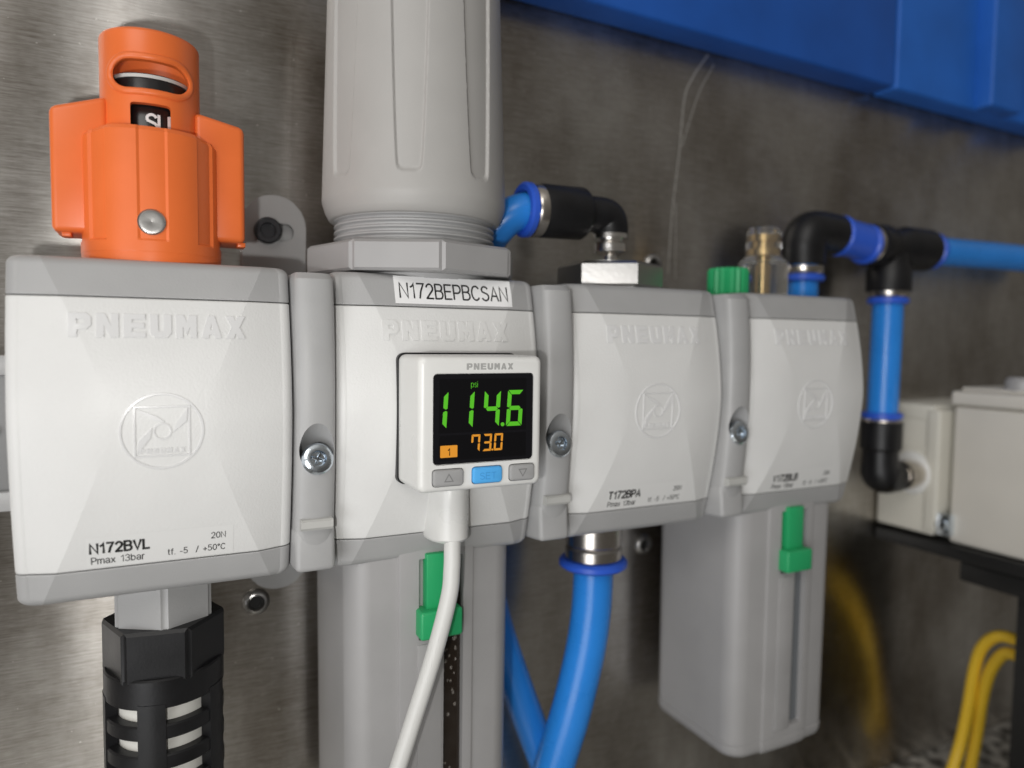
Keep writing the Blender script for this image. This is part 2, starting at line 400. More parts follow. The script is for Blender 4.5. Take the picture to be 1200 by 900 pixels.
strip([(234.5, 75.85, 96), (235, 75.85, 78), (235.5, 75.85, 58)], .45)
obj('scratch', bm, MSCRATCH, wall, smooth=False)

# ------------------------------------------------------------------ filter, regulator and valve modules
ZT, ZB, Z0 = 46.9, -47.6, 4.0
SEAM_T, SEAM_B = 36.3, -37.8
HW = 35.5
def crease_x(z):
    dz = z - Z0
    return 12.8 + (.48 if dz > 0 else .43) * (math.sqrt(dz * dz + 196) - 14)
def yfront(x, z):
    """barrel-shaped front with an hourglass panel; the cheeks fall away outside its two straight creases"""
    dz = z - Z0; y = (.0047 if dz > 0 else .0041) * dz * dz
    d = abs(x) - crease_x(z)
    if d > 0:
        t = min(1.1, abs(dz) / 44); y += (.03 + .31 * t ** 1.4) * d + .0055 * d * d
    return y
def section(z, e, depth=66.0):
    hw = HW - e; rc = 3.2; P = []; lim = hw - rc
    xc = min(lim - 1.0, crease_x(z))
    xs = [-lim + (lim - xc) * i / 7 for i in range(7)] + [-xc + 2 * xc * i / 22 for i in range(23)] + [xc + (lim - xc) * i / 7 for i in range(1, 8)]
    for x in xs: P.append(Vector((x, yfront(x, z) + e, z)))
    yc = yfront(lim, z) + e; m = 18
    for i in range(1, m + 1):
        a = R(90 * i / m); P.append(Vector((lim + rc * math.sin(a), yc + rc * (1 - math.cos(a)), z)))
    P += [Vector((hw, 30, z)), Vector((hw, depth - e, z)), Vector((0, depth - e, z)), Vector((-hw, depth - e, z)), Vector((-hw, 30, z))]
    for i in range(m, 0, -1):
        a = R(90 * i / m); P.append(Vector((-lim - rc * math.sin(a), yc + rc * (1 - math.cos(a)), z)))
    return P
def shell_bm(z0, z1, r0, r1, nz):
    m = 18
    zs = sorted([(z0 + r0 * (1 - math.cos(R(90 * i / m))), r0 * (1 - math.sin(R(90 * i / m)))) for i in range(m + 1)])
    for i in range(1, nz): zs.append((z0 + r0 + (z1 - r1 - z0 - r0) * i / nz, 0))
    zs += sorted([(z1 - r1 * (1 - math.cos(R(90 * i / m))), r1 * (1 - math.sin(R(90 * i / m)))) for i in range(m + 1)])
    b = NB(); faces_grid(b, [section(z, e) for z, e in zs]); return b
PITCH = 83.5
cache = {}
def shared(name, key, make, material, parent, **kw):
    """first call builds at module one, later calls reuse the mesh"""
    if key in cache: return link_mesh(name, cache[key], parent, kw.get('kind'), kw.get('label'))
    o = obj(name, make(), material, parent, **kw); cache[key] = o.data; return o
def brand_bm():
    return place(block_bm('PNEUMAX', 6.3, 5.2, 1.15, lambda x, z: yfront(x + .5, z + 25.6), .3), .5, 25.6)
def emblem_bm():
    b = NB(); cx, cz = .4, .3
    def band(poly_o, poly_i, h):
        n = len(poly_o)
        O = [b.verts.new((x, yfront(x, z) - h, z)) for x, z in poly_o]; I = [b.verts.new((x, yfront(x, z) - h, z)) for x, z in poly_i]
        O2 = [b.verts.new((x + (x - cx) * .012, yfront(x, z) + .1, z + (z - cz) * .012)) for x, z in poly_o]
        I2 = [b.verts.new((x - (x - cx) * .02, yfront(x, z) + .1, z - (z - cz) * .02)) for x, z in poly_i]
        for i in range(n):
            k = (i + 1) % n
            b.faces.new((O[i], O[k], I[k], I[i])); b.faces.new((O2[i], O2[k], O[k], O[i])); b.faces.new((I[i], I[k], I2[k], I2[i]))
    circ = lambda r: [(cx + r * math.cos(2 * PI * i / 64), cz + r * math.sin(2 * PI * i / 64)) for i in range(64)]
    band(circ(10.4), circ(9.9), .24)
    def sq(r):
        P = []
        c = [(-r, -r), (r, -r), (r, r), (-r, r)]
        for i in range(4):
            for k in range(6):
                t = k / 6; P.append((cx + c[i][0] * (1 - t) + c[(i + 1) % 4][0] * t, cz + c[i][1] * (1 - t) + c[(i + 1) % 4][1] * t))
        return P
    band(sq(6.9), sq(6.5), .26)
    band(circ(2.3), circ(1.9), .26)
    def patch(pts, h):
        V = [b.verts.new((cx + x, yfront(cx + x, cz + z) - h, cz + z)) for x, z in pts]
        W = [b.verts.new((cx + x * 1.04, yfront(cx + x, cz + z) + .1, cz + z * 1.04)) for x, z in pts]
        b.faces.new(V)
        for i in range(len(V)):
            k = (i + 1) % len(V); b.faces.new((V[i], W[i], W[k], V[k]))
    patch([(-6.2, 6.2), (-1.2, 4.0), (.6, 2.6), (-2.0, 2.9)], .28)
    patch([(6.3, 6.2), (6.0, 2.6), (2.6, -.4), (3.4, 2.2)], .28)
    patch([(-6.3, -6.2), (-5.6, -2.4), (-2.5, 1.0), (-2.9, -1.6)], .28)
    merge(b, place(block_bm('PNEUMAX', 1.4, 1.35, .3, lambda x, z: yfront(x + cx, z + cz - 6.0), .22, .02), cx, cz - 6.0))
    return b

def module(name, label, cx, emblem=True, brand_material=MWR):
    t = thing(name, label, 'air module', (cx, 0, 0))
    if not cache: pass
    org = list(t['org']); t['org'] = [0.0, 0.0, 0.0]    # shared parts are modelled about the module's own centre
    shared('cover', 'cover', lambda: shell_bm(SEAM_B + .12, SEAM_T - .12, .5, .5, 40), MW, t, angle=5.6)
    shared('top_cap', 'cap', lambda: shell_bm(SEAM_T + .12, ZT, .4, 2.4, 6), MG, t, angle=5.6)
    shared('bottom_tray', 'tray', lambda: shell_bm(ZB, SEAM_B - .12, 2.8, .4, 6), MG, t, angle=5.6)
    shared('raised_lettering', 'brand' + brand_material.name, brand_bm, brand_material, t)
    if emblem: shared('emblem', 'emblem', emblem_bm, MWR, t)
    t['org'] = org
    return t
def ratings(parent, cx, code, left, right, small=True):
    f = lambda x, z: yfront(x - cx, z)
    lab = NB()
    nx, nz = 20, 5
    faces_grid(lab, [[Vector((cx - 18.5 + 37 * i / nx, f(cx - 18.5 + 37 * i / nx, -37.1 + 8.9 * k / nz) - .07, -37.1 + 8.9 * k / nz)) for i in range(nx + 1)] for k in range(nz + 1)], False, False, False)
    l = obj('rating_label', lab, MFILM, parent)
    b = text_bm(code, 2.75, bold=.062, space=.17); place(b, cx - 17.6, -32.8, fn=f, lift=.16)
    for s, x, z, h, al in ((left, cx - 17.4, -36.0, 1.9, 'LEFT'), ('20N', cx + 16.3, -31.8, 1.75, 'RIGHT'), (right, cx + 16.3, -35.6, 1.75, 'RIGHT')):
        c = text_bm(s, h, bold=.01, align=al); place(c, x, z, fn=f, lift=.16); merge(b, c)
    obj('print', b, MINK, l, smooth=False)

valve = module('valve_module', 'leftmost white air module carrying the orange lockout handle and N172BVL print', 0)
regulator = module('regulator_module', 'white regulator module under the big grey knob with the N172BEPBCSAN sticker', PITCH, emblem=False, brand_material=MW)
takeoff = module('takeoff_module', 'white module printed T172BPA, silver hex plug on top and blue hose below', 2 * PITCH)
filt = module('filter_module', 'rightmost white air module with green plug and clear dome on top', 3 * PITCH)
ratings(valve, 0, 'N172BVL', 'Pmax 13bar', 'tf. -5  / +50°C')
ratings(takeoff, 2 * PITCH, 'T172BPA', 'Pmax 13bar', 'tf. -5  / +50°C')
ratings(filt, 3 * PITCH, 'V172BLB', 'Pmax 13bar', 'tf. -5  / +50°C')

# sticker on the regulator's cap
b = NB(); f2 = lambda x, z: yfront(x - PITCH, z)
faces_grid(b, [[Vector((67.2 + 41.4 * i / 24, f2(67.2 + 41.4 * i / 24, 37.3 + 8.9 * k / 4) - .14, 37.3 + 8.9 * k / 4)) for i in range(25)] for k in range(5)], False, False, False)
stk = obj('sticker', b, MLAB, regulator)
b = text_bm('N172BEPBCSAN', 4.7, align='CENTER', sx=.89, bold=.004); place(b, 87.9, 39.2, fn=f2, lift=.24); obj('print', b, MINK, stk, smooth=False)

# cable boss moulded into the regulator cover, under the gauge
b = NB()
rows = []
for z, k in ((-16, .9), (-20, 1), (-30, 1), (-38.6, 1), (-39.6, .93), (-40.2, .8)):
    row = []
    for i in range(25):
        a = PI * i / 24; c = -math.cos(a); s = math.sin(a) ** .7
        x = 84.8 + 7.2 * c * k
        row.append(Vector((x, 9.5 - 13.7 * s * k, z)))
    rows.append(row)
faces_grid(b, rows, True, True, True); obj('cable_boss', b, MWS, regulator)

# ---- orange lockout handle on the valve
ox, oy = -.9, 30.0
def tube_wall(r_o, r_i, z0, z1, n=96, rtop=1.4):
    b = NB(); rows = []
    prof = [(z0, r_i), (z0, r_o), (z1 - rtop, r_o)] + [(z1 - rtop + rtop * math.sin(R(a)), r_o - rtop * (1 - math.cos(R(a)))) for a in (25, 50, 75, 90)] + [(z1, r_i)]
    for z, r in prof: rows.append([Vector((ox + r * math.sin(2 * PI * i / n), oy - r * math.cos(2 * PI * i / n), z)) for i in range(n)])
    V = faces_grid(b, rows, True, False, False)
    for i in range(n):
        k = (i + 1) % n; b.faces.new((V[0][i], V[0][k], V[-1][k], V[-1][i]))
    return b
tw = tube_wall(13.4, 11.2, 46.5, 112.8)
c = NB(); add_prism(c, rrect(ox - 9.6, ox + 9.8, 95.6, 103.8, 4.0, 8), 8, 30); tw = cut(tw, c)
c = NB(); add_prism(c, rrect(ox - 5.3, ox + 5.0, 82, 91.8, .8, 3), 8, 30); tw = cut(tw, c)
handle = obj('lockout_handle', tw, MO, valve, angle=30)
# raised rim round the viewing slot, lying on the tube
b = NB(); P0_ = rrect(ox - 10.4, ox + 10.6, 94.8, 104.6, 4.8, 8); P = []; pts = []
for i, p in enumerate(P0_):
    q = P0_[(i + 1) % len(P0_)]; k = max(1, int(math.hypot(q[0] - p[0], q[1] - p[1]) / .9))
    P += [(p[0] + (q[0] - p[0]) * j / k, p[1] + (q[1] - p[1]) * j / k) for j in range(k)]
for x, z in P:
    s = max(-1, min(1, (x - ox) / 13.4)); pts.append(Vector((x, oy - 13.4 * math.cos(math.asin(s)) + .1, z)))
pts2 = pts + pts[:1]; rows = []
for i in range(len(pts)):
    d = (pts[(i + 1) % len(pts)] - pts[i - 1]).normalized(); o_ = Vector((pts[i].x - ox, pts[i].y - oy, 0)).normalized(); s_ = d.cross(o_).normalized()
    rows.append([pts[i] + (o_ * math.cos(2 * PI * k / 10) * .8 + s_ * math.sin(2 * PI * k / 10) * 1.0) for k in range(10)])
rows.append(rows[0]); faces_grid(b, rows, True, False, False); bmesh.ops.remove_doubles(b, verts=b.verts, dist=.001)
obj('slot_rim', b, MO, handle)
# sleeve with flat ribs
b = NB(); rows = []
def sleeve_r(a):                                       # a = degrees from the front
    a = (a + 180) % 360 - 180; aa = abs(a)
    r = 19.0
    if aa < 11: r = 18.55
    if 38 < aa < 57: r = 18.3
    if aa > 75: r = 18.6
    return r
n = 180
for z, k, fl in ((46.3, 0, 0), (49.5, 0, 0), (49.8, 0, 0), (52.6, .0, 0), (53.2, 1, 0), (79, 1, 0), (83.0, 1, 0), (84.2, 1, -.7)):
    row = []
    for i in range(n):
        a = 360 * i / n; r = (sleeve_r(a) if k else 19.0) + fl
        if z < 49.7: r = 18.9
        zz = z
        if z > 82: zz = z - max(0, abs((a + 180) % 360 - 180) - 42) * .05
        row.append(Vector((ox + r * math.sin(R(a)), oy - r * math.cos(R(a)), zz)))
    rows.append(row)
faces_grid(b, rows, True, False, True); obj('sleeve', b, MO, handle, angle=12)
# side wings
for s, x0, x1, zi, zo in ((-1, -26.3, -12.0, 94.0, 89.2), (1, 10.5, 24.6, 93.0, 90.0)):
    b = NB(); lo = 55.0
    if s < 0: poly = [(x0, lo), (x1, lo), (x1, zi), (x0, zo)]
    else: poly = [(x0, lo), (x1, lo), (x1, zo), (x0, zi)]
    add_prism(b, poly, 22.5, 40); bmesh.ops.bevel(b, geom=b.edges[:], offset=1.7, segments=4, affect='EDGES', profile=.5)
    add_box(b, (x0 if s < 0 else x1 - 4.4) + 2.2, (x0 if s < 0 else x1 - 4.4) + 4.6, 24.5, 30, 53.9, 55.4, .3)
    obj('wing', b, MO, handle)
b = NB(); add_lathe(b, (ox - .4, 12.6, 57.8), (0, -1, 0), [(0, 3.6), (1.4, 3.6), (1.8, 3.2), (1.9, 2.4), (1.6, .05)], 40); obj('rivet', b, MS, handle)
b = NB(); add_lathe(b, (ox, oy, 47), (0, 0, 1), [(0, 10.6), (53.6, 10.6), (53.9, 10.4), (53.9, .1)], 64)
knobin = obj('inner_spool', b, MKS, valve)
b = NB(); add_lathe(b, (ox, oy, 99.6), (0, 0, 1), [(0, 10.85), (.95, 10.85)], 64); obj('indicator_ring', b, MGL, knobin)
b = text_bm('SUP', 4.6, bold=.03, depth=.02, space=.08)
for v in b.verts:
    x = v.co.x - 1.2; v.co = Vector((ox + 10.75 * math.sin(x / 10.7), oy - 10.75 * math.cos(x / 10.7), v.co.z + 84.8))
obj('print', b, MINKW, knobin, smooth=False)

# ---- regulator knob, threaded collar, ring nut
kx, ky = 83.6, 35.0
def knob_bm():
    b = NB(); n = 720; rows = []
    zs = [73.6 + 80.0 * i / 110 for i in range(111)]
    prof = [(66.8, 29.6, 0), (67.2, 30.2, 0), (69.4, 31.3, 0), (71.2, 31.9, 0), (72.6, 32.35, 0)]
    for z, r, _ in prof: rows.append([Vector((kx + r * math.sin(2 * PI * i / n), ky - r * math.cos(2 * PI * i / n), z)) for i in range(n)])
    for z in zs:
        R0 = 32.45 - (z - 74) * .031; row = []
        for i in range(n):
            a = 360 * i / n; d = ((a + 22 + 22.5) % 45) - 22.5
            half = (4.0 + 2.0 * (min(1.4, max(0, (z - 79) / 46)) ** .6)) / (R0 * R(1))
            top = 79.0
            s = R0 * R(1)
            x = abs(d) * s; hm = half * s
            if z < top + 3: inside = min(hm - 0, 2.4) - math.hypot(max(0, x - (hm - 2.4)), max(0, top + 2.4 - z)) if hm > 2.4 else -1
            else: inside = hm - x
            if z < top + 3: inside = 2.4 - math.hypot(max(0, x - (hm - 2.4)), max(0, top + 2.4 - z))
            g = min(1, max(0, inside / .75)); g = g * g * (3 - 2 * g)
            r = R0 - 1.0 * g
            row.append(Vector((kx + r * math.sin(R(a)), ky - r * math.cos(R(a)), z)))
        rows.append(row)
    for k in range(1, 5):
        a = R(90 * k / 4); r = rows[110 + 5][0]; 
        rows.append([Vector((kx + (v.x - kx) * (1 - .06 * (1 - math.cos(a))), ky + (v.y - ky) * (1 - .06 * (1 - math.cos(a))), 153.6 + 2 * math.sin(a))) for v in rows[115]])
    faces_grid(b, rows, True, True, True); return b
knob = obj('adjusting_knob', knob_bm(), MGW, regulator, angle=50)
b = NB(); prof = [(46, 27.5)]
z = 55.5
while z < 68: prof += [(z, 27.4), (z + .5, 28.4), (z + 1.0, 28.4), (z + 1.5, 27.4)]; z += 2.1
add_lathe(b, (kx, ky, 0), (0, 0, 1), prof, 72); obj('threaded_collar', b, MG, regulator, angle=25)
b = NB(); add_lathe(b, (kx, ky, 0), (0, 0, 1), [(47.6, 37), (48.4, 37.9), (56.4, 37.9), (57.4, 36.4), (57.4, 28.6)], poly=8, rot=R(22.5 + 17)); bmesh.ops.bevel(b, geom=[e for e in b.edges if abs(e.verts[0].co.z - e.verts[1].co.z) > 2], offset=1.2, segments=2, affect='EDGES'); obj('ring_nut', b, MGB, regulator, angle=25)

# ---- bowls
def bowl_section(z, k=1.0):
    P = []
    def arc(cx, cy, r, a0, a1, n=8):
        for i in range(n + 1):
            a = R(a0 + (a1 - a0) * i / n); P.append((cx + r * math.cos(a), cy + r * math.sin(a)))
    hw = 30.1
    P += [(0, 9.6), (6, 9.65), (12.6, 9.9), (13.3, 10.1), (13.6, 10.9), (16, 11.2)]
    arc(hw - 9, 20.3, 9, -82, 0); arc(hw - 8, 60, 8, 0, 90)
    Q = P[1:]
    P = P + [(0, 68)] + [(-x, y) for x, y in Q[::-1]]
    return [Vector((x * k, 39 + (y - 39) * k, z)) for x, y in P]
def bowl_bm():
    b = NB()
    zs = [(-44.5, 1.0), (-100, .992), (-150.0, .985), (-150.3, .972), (-151.2, .972), (-151.5, .99), (-154, .99), (-156, .965), (-157, .93)]
    faces_grid(b, [bowl_section(z, k) for z, k in zs])
    c = NB(); add_prism(c, rrect(2.4, 9.6, -146, -47.5, 1.0, 3), 5, 17); b = cut(b, c)
    c = NB(); add_prism(c, rrect(-6.6, 2.0, -75.5, -47.5, .5, 2), 5, 11.6); b = cut(b, c)
    return b
def bowl(parent, cx, glass):
    org = list(parent['org']); parent['org'] = [0.0, 0.0, 0.0]
    bo = shared('bowl', 'bowl', bowl_bm, MGB, parent, angle=30)
    b = NB(); add_prism(b, rrect(2.2, 9.8, -147, -47.6, .4, 2), 12.6, 17.5); obj('sight_glass', b, glass, bo)
    def latch():
        b = NB(); add_box(b, -4.6, 4.4, 7.6, 13, -66, -45.6, .4); add_box(b, -7.6, 7.4, 4.6, 13, -73.8, -64.2, 1.0, 3); return b
    shared('release_latch', 'latch', latch, MGR, bo)
    def relief():
        b = NB(); add_box(b, -7.0, 1.7, 9.35, 10.2, -147, -77, .2)
        for s, x, h in (('USE AT', -4.0, 2.2), ('DRAIN LEVEL', .6, 2.5)):
            t = text_bm(s, h, bold=.01, depth=.15)
            for v in t.verts: v.co = Vector((x - v.co.z, 9.28 + v.co.y, -141 + v.co.x))
            merge(b, t)
        return b
    shared('drain_text', 'drain', relief, MGB, bo)
    parent['org'] = org
    return bo
b2 = bowl(regulator, PITCH, MDG); bowl(filt, 3 * PITCH, MSG)
b = NB(); 
for i in range(26):
    x = random.uniform(2.9, 8.0); zz = -76 - abs(random.gauss(0, 11)) if i < 20 else random.uniform(-140, -80)
    t = NB(); bmesh.ops.create_icosphere(t, subdivisions=2, radius=random.uniform(.3, .65))
    t.transform(Matrix.Translation((x + PITCH, 12.55, zz)) @ Matrix.Diagonal((.85, .6, 1.25, 1))); merge(b, t)
o = obj('oil_drops', b, MDROP, b2, kind='stuff')

# ---- top of the filter: green plug, sight dome
b = NB(); rows = []
for z, k in ((44, 1), (57.6, 1), (58.8, .93), (59.0, .5)):
    rows.append([Vector((227.6 + (8.9 if i % 2 else 8.2) * k * math.cos(2 * PI * i / 40), 30 + (8.9 if i % 2 else 8.2) * k * math.sin(2 * PI * i / 40), z)) for i in range(40)])
faces_grid(b, rows); 
gp = thing('fill_plug', 'green ribbed plug beside the clear dome on the rightmost white module', 'plug', (227.6, 30, 45))
bm = b; obj('plug_cap', bm, MGR, gp, angle=20)
dm = thing('sight_dome', 'clear stepped sight dome with brass core on the rightmost white module', 'sight dome', (250.5, 32, 45))
b = NB(); add_lathe(b, (250.5, 32, 45.4), (0, 0, 1), [(0, 11.0), (17.5, 11.0), (19.5, 9.0), (20, 8.0), (31.5, 7.7), (33.2, 6.4), (33.2, .1)], 48); obj('dome', b, MGLASS, dm)
b = NB(); add_lathe(b, (250.5, 32, 45.6), (0, 0, 1), [(0, 2.4), (16, 2.4), (16, 1.8), (20, 1.8), (20.5, 6.2), (23.5, 6.2), (23.8, 3.6), (26.5, 3.6), (26.8, 5.2), (29.8, 5.2), (30.2, 2)], 32); obj('brass_core', b, MBR, dm)
b = NB(); add_lathe(b, (250.5, 32, 45.5), (0, 0, 1), [(0, 12.4), (2.0, 12.4), (2.6, 11.3)], 40); obj('base_ring', b, MGL, dm)

# ------------------------------------------------------------------ clamps between the modules
CW = 5.75
def yclamp(z): return -.4 + .0019 * (z - 8) ** 2
def clamp_bm():
    b = NB(); rows = []
    for i in range(49):
        t = i / 48; z = -44.6 + 90.0 * t
        e = 0
        if z > 43: e = 2.4 - math.sqrt(max(0, 2.4 ** 2 - (z - 43) ** 2))
        if z < -42: e = 2.6 - math.sqrt(max(0, 2.6 ** 2 - (z + 42) ** 2))
        y0 = yclamp(z) + e * .8; w = CW - e * .25; P = []
        for k in range(15):
            a = PI * k / 14; P.append(Vector((-w * math.cos(a) * 1.0, y0 + 3.4 * (1 - math.sin(a) ** .6), z)))
        P += [Vector((w, 40, z)), Vector((-w, 40, z))]
        rows.append(P)
    faces_grid(b, rows)
    c = NB(); add_lathe(c, (0, 10.8, -15.5), (0, -.76, .65), [(0, 5.15), (40, 5.15)], 40); b = cut(b, c)
    return b
cl = thing('clamp', '', 'clamp', (PITCH / 2, 0, 0), 'grey clamps between the white modules')
cl['org'] = [0.0, 0.0, 0.0]
cb = obj('strip', clamp_bm(), MG, cl, angle=30)
b = NB()
rows = []
for x in (-4.8, 4.7):
    rows.append([Vector((x, y, z)) for y, z in ((5.5, -28.2), (1.2, -28.4), (.5, -28.9), (.4, -30.8), (1.0, -31.6), (6.5, -32.2))])
faces_grid(b, rows); obj('latch_tab', b, MTAB, cb, angle=30)
b = NB(); add_box(b, -CW - .25, CW + .25, 4.0, 30, -44.9, -31.4, 1.6, 3); 
bmesh.ops.transform(b, matrix=Matrix.Rotation(R(-6), 4, 'X'), verts=b.verts, space=Matrix.Translation((0, -4, 31.4)))
obj('latch_foot', b, MG, cb)
sc = Vector((.2, 3.2, -10.6))
b = NB(); add_lathe(b, sc, (0, -.95, .25), [(-2, 2.5), (0, 4.7), (2.2, 4.75), (3.1, 4.2), (3.5, 3.2), (3.5, 2.4), (2.2, 2.0), (2.2, .1)], 40, cap=True)
scr = obj('screw', b, MZ, cb, angle=25)
b = NB(); 
for a in (0, 90):
    t = NB(); add_box(t, -1.9, 1.9, -.35, .35, -.4, .4, .1); t.transform(Matrix.Translation(sc + Vector((0, -2.6, .6))) @ Matrix.Rotation(R(15), 4, 'X') @ Matrix.Rotation(R(a + 20), 4, 'Y')); merge(b, t)
obj('drive_recess', b, MZ, scr)
def tab_bm(sgn):
    b = NB(); x0 = -1.5
    if sgn > 0:
        P = [(x0 - 11.6, 20), (x0 + 11.6, 20)] + [(x0 + 11.6 * math.cos(R(a)), 68.5 + 11.2 * math.sin(R(a))) for a in range(0, 181, 10)]
    else:
        P = [(x0 + 11.6, -20), (x0 - 11.6, -20)] + [(x0 - 11.6 * math.cos(R(a)), -60.5 - 11.2 * math.sin(R(a))) for a in range(0, 181, 10)]
    add_prism(b, P, 71, 75.6); bmesh.ops.bevel(b, geom=[e for e in b.edges if abs(e.verts[0].co.y - 71) < .01 and abs(e.verts[1].co.y - 71) < .01], offset=.6, segments=2, affect='EDGES')
    if sgn > 0:
        c = NB(); add_prism(c, rrect(-9.0, 5.6, 62.7, 69.3, 3.2, 6), 65, 74.6); b = cut(b, c)
    return b
b = tab_bm(1); t2 = tab_bm(-1); merge(b, t2)
add_box(b, -5, 5, 40, 71.2, -20, 24)
cbr = obj('wall_bracket', b, MG, cl, angle=30)
b = NB(); add_lathe(b, (-4.2, 73, 66.0), (0, -1, 0), [(0, 4.9), (4.6, 4.9), (5.2, 4.4), (5.2, 2.9), (2.2, 2.7), (2.2, .05)], 36); obj('socket_bolt', b, MBZ, cbr, angle=25)
cl['label'] = 'grey clamp strip between the N172BVL module and the regulator module'
cl['org'] = [PITCH / 2, 0.0, 0.0]
for i, lb in ((1, 'grey clamp strip right of the display gauge, between regulator and T172BPA module'),
              (2, 'grey clamp strip farthest right, between the T172BPA module and the rightmost white module')):
    c = copy_tree(cl, (PITCH * (i + .5), 0, 0)); c['label'] = lb
    if i == 2:                                           # the last clamp has no ear on the plate
        for ch in list(c.children):
            if ch.name.startswith('wall_bracket'):
                for g in list(ch.children): bpy.data.objects.remove(g)
                bpy.data.objects.remove(ch)

# small eyelets riveted through the plate
def eyelet(x, z, label, first=None):
    if first: c = copy_tree(first, (x, 76, z)); c['label'] = label; return c
    t = thing('wall_eyelet', label, 'eyelet', (x, 76, z), 'metal eyelets in the steel plate')
    b = NB(); add_lathe(b, (x, 75.9, z), (0, -1, 0), [(0, 5.2), (1.0, 5.0), (2.0, 4.0), (2.2, 3.2), (1.2, 2.6), (.1, 2.5)], 40, cap=False); obj('rim', b, MS, t)
    b = NB(); add_lathe(b, (x, 75.9, z), (0, -1, 0), [(0, 2.6), (.25, 2.6)], 24); obj('hole', b, MDARK, t)
    return t
e0 = eyelet(32.8, -77.4, 'shiny eyelet in the steel plate below the N172BVL module')
eyelet(221, 64.5, 'shiny eyelet in the steel plate right of the silver hex plug', e0)
eyelet(219, -76.3, 'shiny eyelet in the steel plate beside the blue hose under T172BPA', e0)

# ------------------------------------------------------------------ digital gauge
GX, GZ, GY, GS = 66.6, 21.3, -19.4, 40.4
gt = thing('digital_gauge', 'white square digital pressure gauge showing 114.6 psi with three keys', 'pressure gauge', (GX + GS / 2, 0, GZ - GS / 2))
b = NB()
P0 = lambda i: rrect(GX + i, GX + GS - i, GZ - GS + i, GZ - i, max(.4, 2.2 - i * .6), 6)
rows = []
for y, i in ((4, .0), (GY + 2.2, 0), (GY + 1.3, .15), (GY + .6, .5), (GY + .15, 1.1), (GY, 1.8)):
    rows.append([Vector((x, y, z)) for x, z in P0(i)])
faces_grid(b, rows); 
c = NB(); add_prism(c, rrect(GX + .105 * GS, GX + .925 * GS, GZ - .797 * GS, GZ - .128 * GS, 1.5, 5), GY - 3, GY + 1.0); b = cut(b, c)
for u0, u1 in ((.098, .345), (.41, .66), (.715, .935)):
    c = NB(); add_prism(c, rrect(GX + u0 * GS, GX + u1 * GS, GZ - .955 * GS, GZ - .823 * GS, 1.1, 4), GY - 3, GY + 1.2); b = cut(b, c)
housing = obj('housing', b, MWS, gt, angle=40)
b = place(block_bm('PNEUMAX', 1.9, 1.85, .4, lambda x, z: GY, .05, .01), GX + .555 * GS, GZ - .103 * GS); obj('print', b, MINKG, housing, smooth=False)
b = NB(); add_prism(b, rrect(GX + .11 * GS, GX + .92 * GS, GZ - .792 * GS, GZ - .133 * GS, 1.3, 5), GY + .35, GY + 1.2); screen = obj('screen', b, MSCR, gt)
b = NB(); add_prism(b, rrect(GX - .5, GX + GS + .35, GZ - GS - .4, GZ + .45, 2.4, 6), -.35, 3.9); obj('gap_shade', b, MK, gt)  # black frame standing in for the shaded gap round the housing
U = lambda u: GX + u * GS
V_ = lambda v: GZ - v * GS
b = NB(); ys = GY + .33
add_prism(b, rrect(U(.155), U(.865), V_(.565), V_(.17), .2, 2), ys, ys + .1); add_prism(b, rrect(U(.155), U(.865), V_(.765), V_(.582), .2, 2), ys, ys + .1); obj('lit_panel', b, MSCR2, screen)
def seg(bm, x, z, w, h, on, th, sl=.06, y=0.0):
    g = th * .16
    def q(p): add_prism(bm, [(x + a + sl * c_, z + c_) for a, c_ in p], y, y + .08)
    t = th; m_ = h / 2
    if 'a' in on: q([(g, h), (w - g, h), (w - t, h - t), (t, h - t)])
    if 'd' in on: q([(g, 0), (t, t), (w - t, t), (w - g, 0)])
    if 'g' in on: q([(g + t * .4, m_), (t, m_ + t / 2), (w - t, m_ + t / 2), (w - g - t * .4, m_), (w - t, m_ - t / 2), (t, m_ - t / 2)])
    if 'f' in on: q([(0, h - g), (t, h - t - g), (t, m_ + t * .5), (t * .4, m_ + g), (0, m_ + g + t * .2)])
    if 'e' in on: q([(0, g), (0, m_ - g - t * .2), (t * .4, m_ - g), (t, m_ - t * .5), (t, t + g)])
    if 'b' in on: q([(w, h - g), (w, m_ + g + t * .2), (w - t * .4, m_ + g), (w - t, m_ + t * .5), (w - t, h - t - g)])
    if 'c' in on: q([(w, g), (w - t, t + g), (w - t, m_ - t * .5), (w - t * .4, m_ - g), (w, m_ - g - t * .2)])
b = NB(); yd = GY + .22; hh = .272 * GS; zb_ = V_(.532); th = 1.28
seg(b, U(.085), zb_, .125 * GS, hh, 'bc', th, y=yd); seg(b, U(.292), zb_, .125 * GS, hh, 'bc', th, y=yd)
seg(b, U(.5), zb_, .132 * GS, hh, 'bcfg', th, y=yd); seg(b, U(.692), zb_, .132 * GS, hh, 'acdefg', th, y=yd)
add_prism(b, [(U(.664) + .62 * math.cos(2 * PI * i / 10), zb_ + .6 + .62 * math.sin(2 * PI * i / 10)) for i in range(10)], yd, yd + .08)
t = text_bm('psi', 1.75, bold=-.02, sx=.9); place(t, U(.405), V_(.232), y=yd); merge(b, t)
obj('main_reading', b, MDGR, screen, smooth=False)
b = NB(); hs = .128 * GS; zs_ = V_(.712); th = .62
seg(b, U(.405), zs_, .07 * GS, hs, 'abcf', th, y=yd); seg(b, U(.5), zs_, .07 * GS, hs, 'abcdg', th, y=yd); seg(b, U(.592), zs_, .07 * GS, hs, 'abcdef', th, y=yd)
add_prism(b, [(U(.581) + .3 * math.cos(2 * PI * i / 10), zs_ + .3 + .3 * math.sin(2 * PI * i / 10)) for i in range(10)], yd, yd + .08)
add_prism(b, rrect(U(.165), U(.298), V_(.743), V_(.655), .2, 2), yd, yd + .08)
obj('second_reading', b, MDOR, screen, smooth=False)
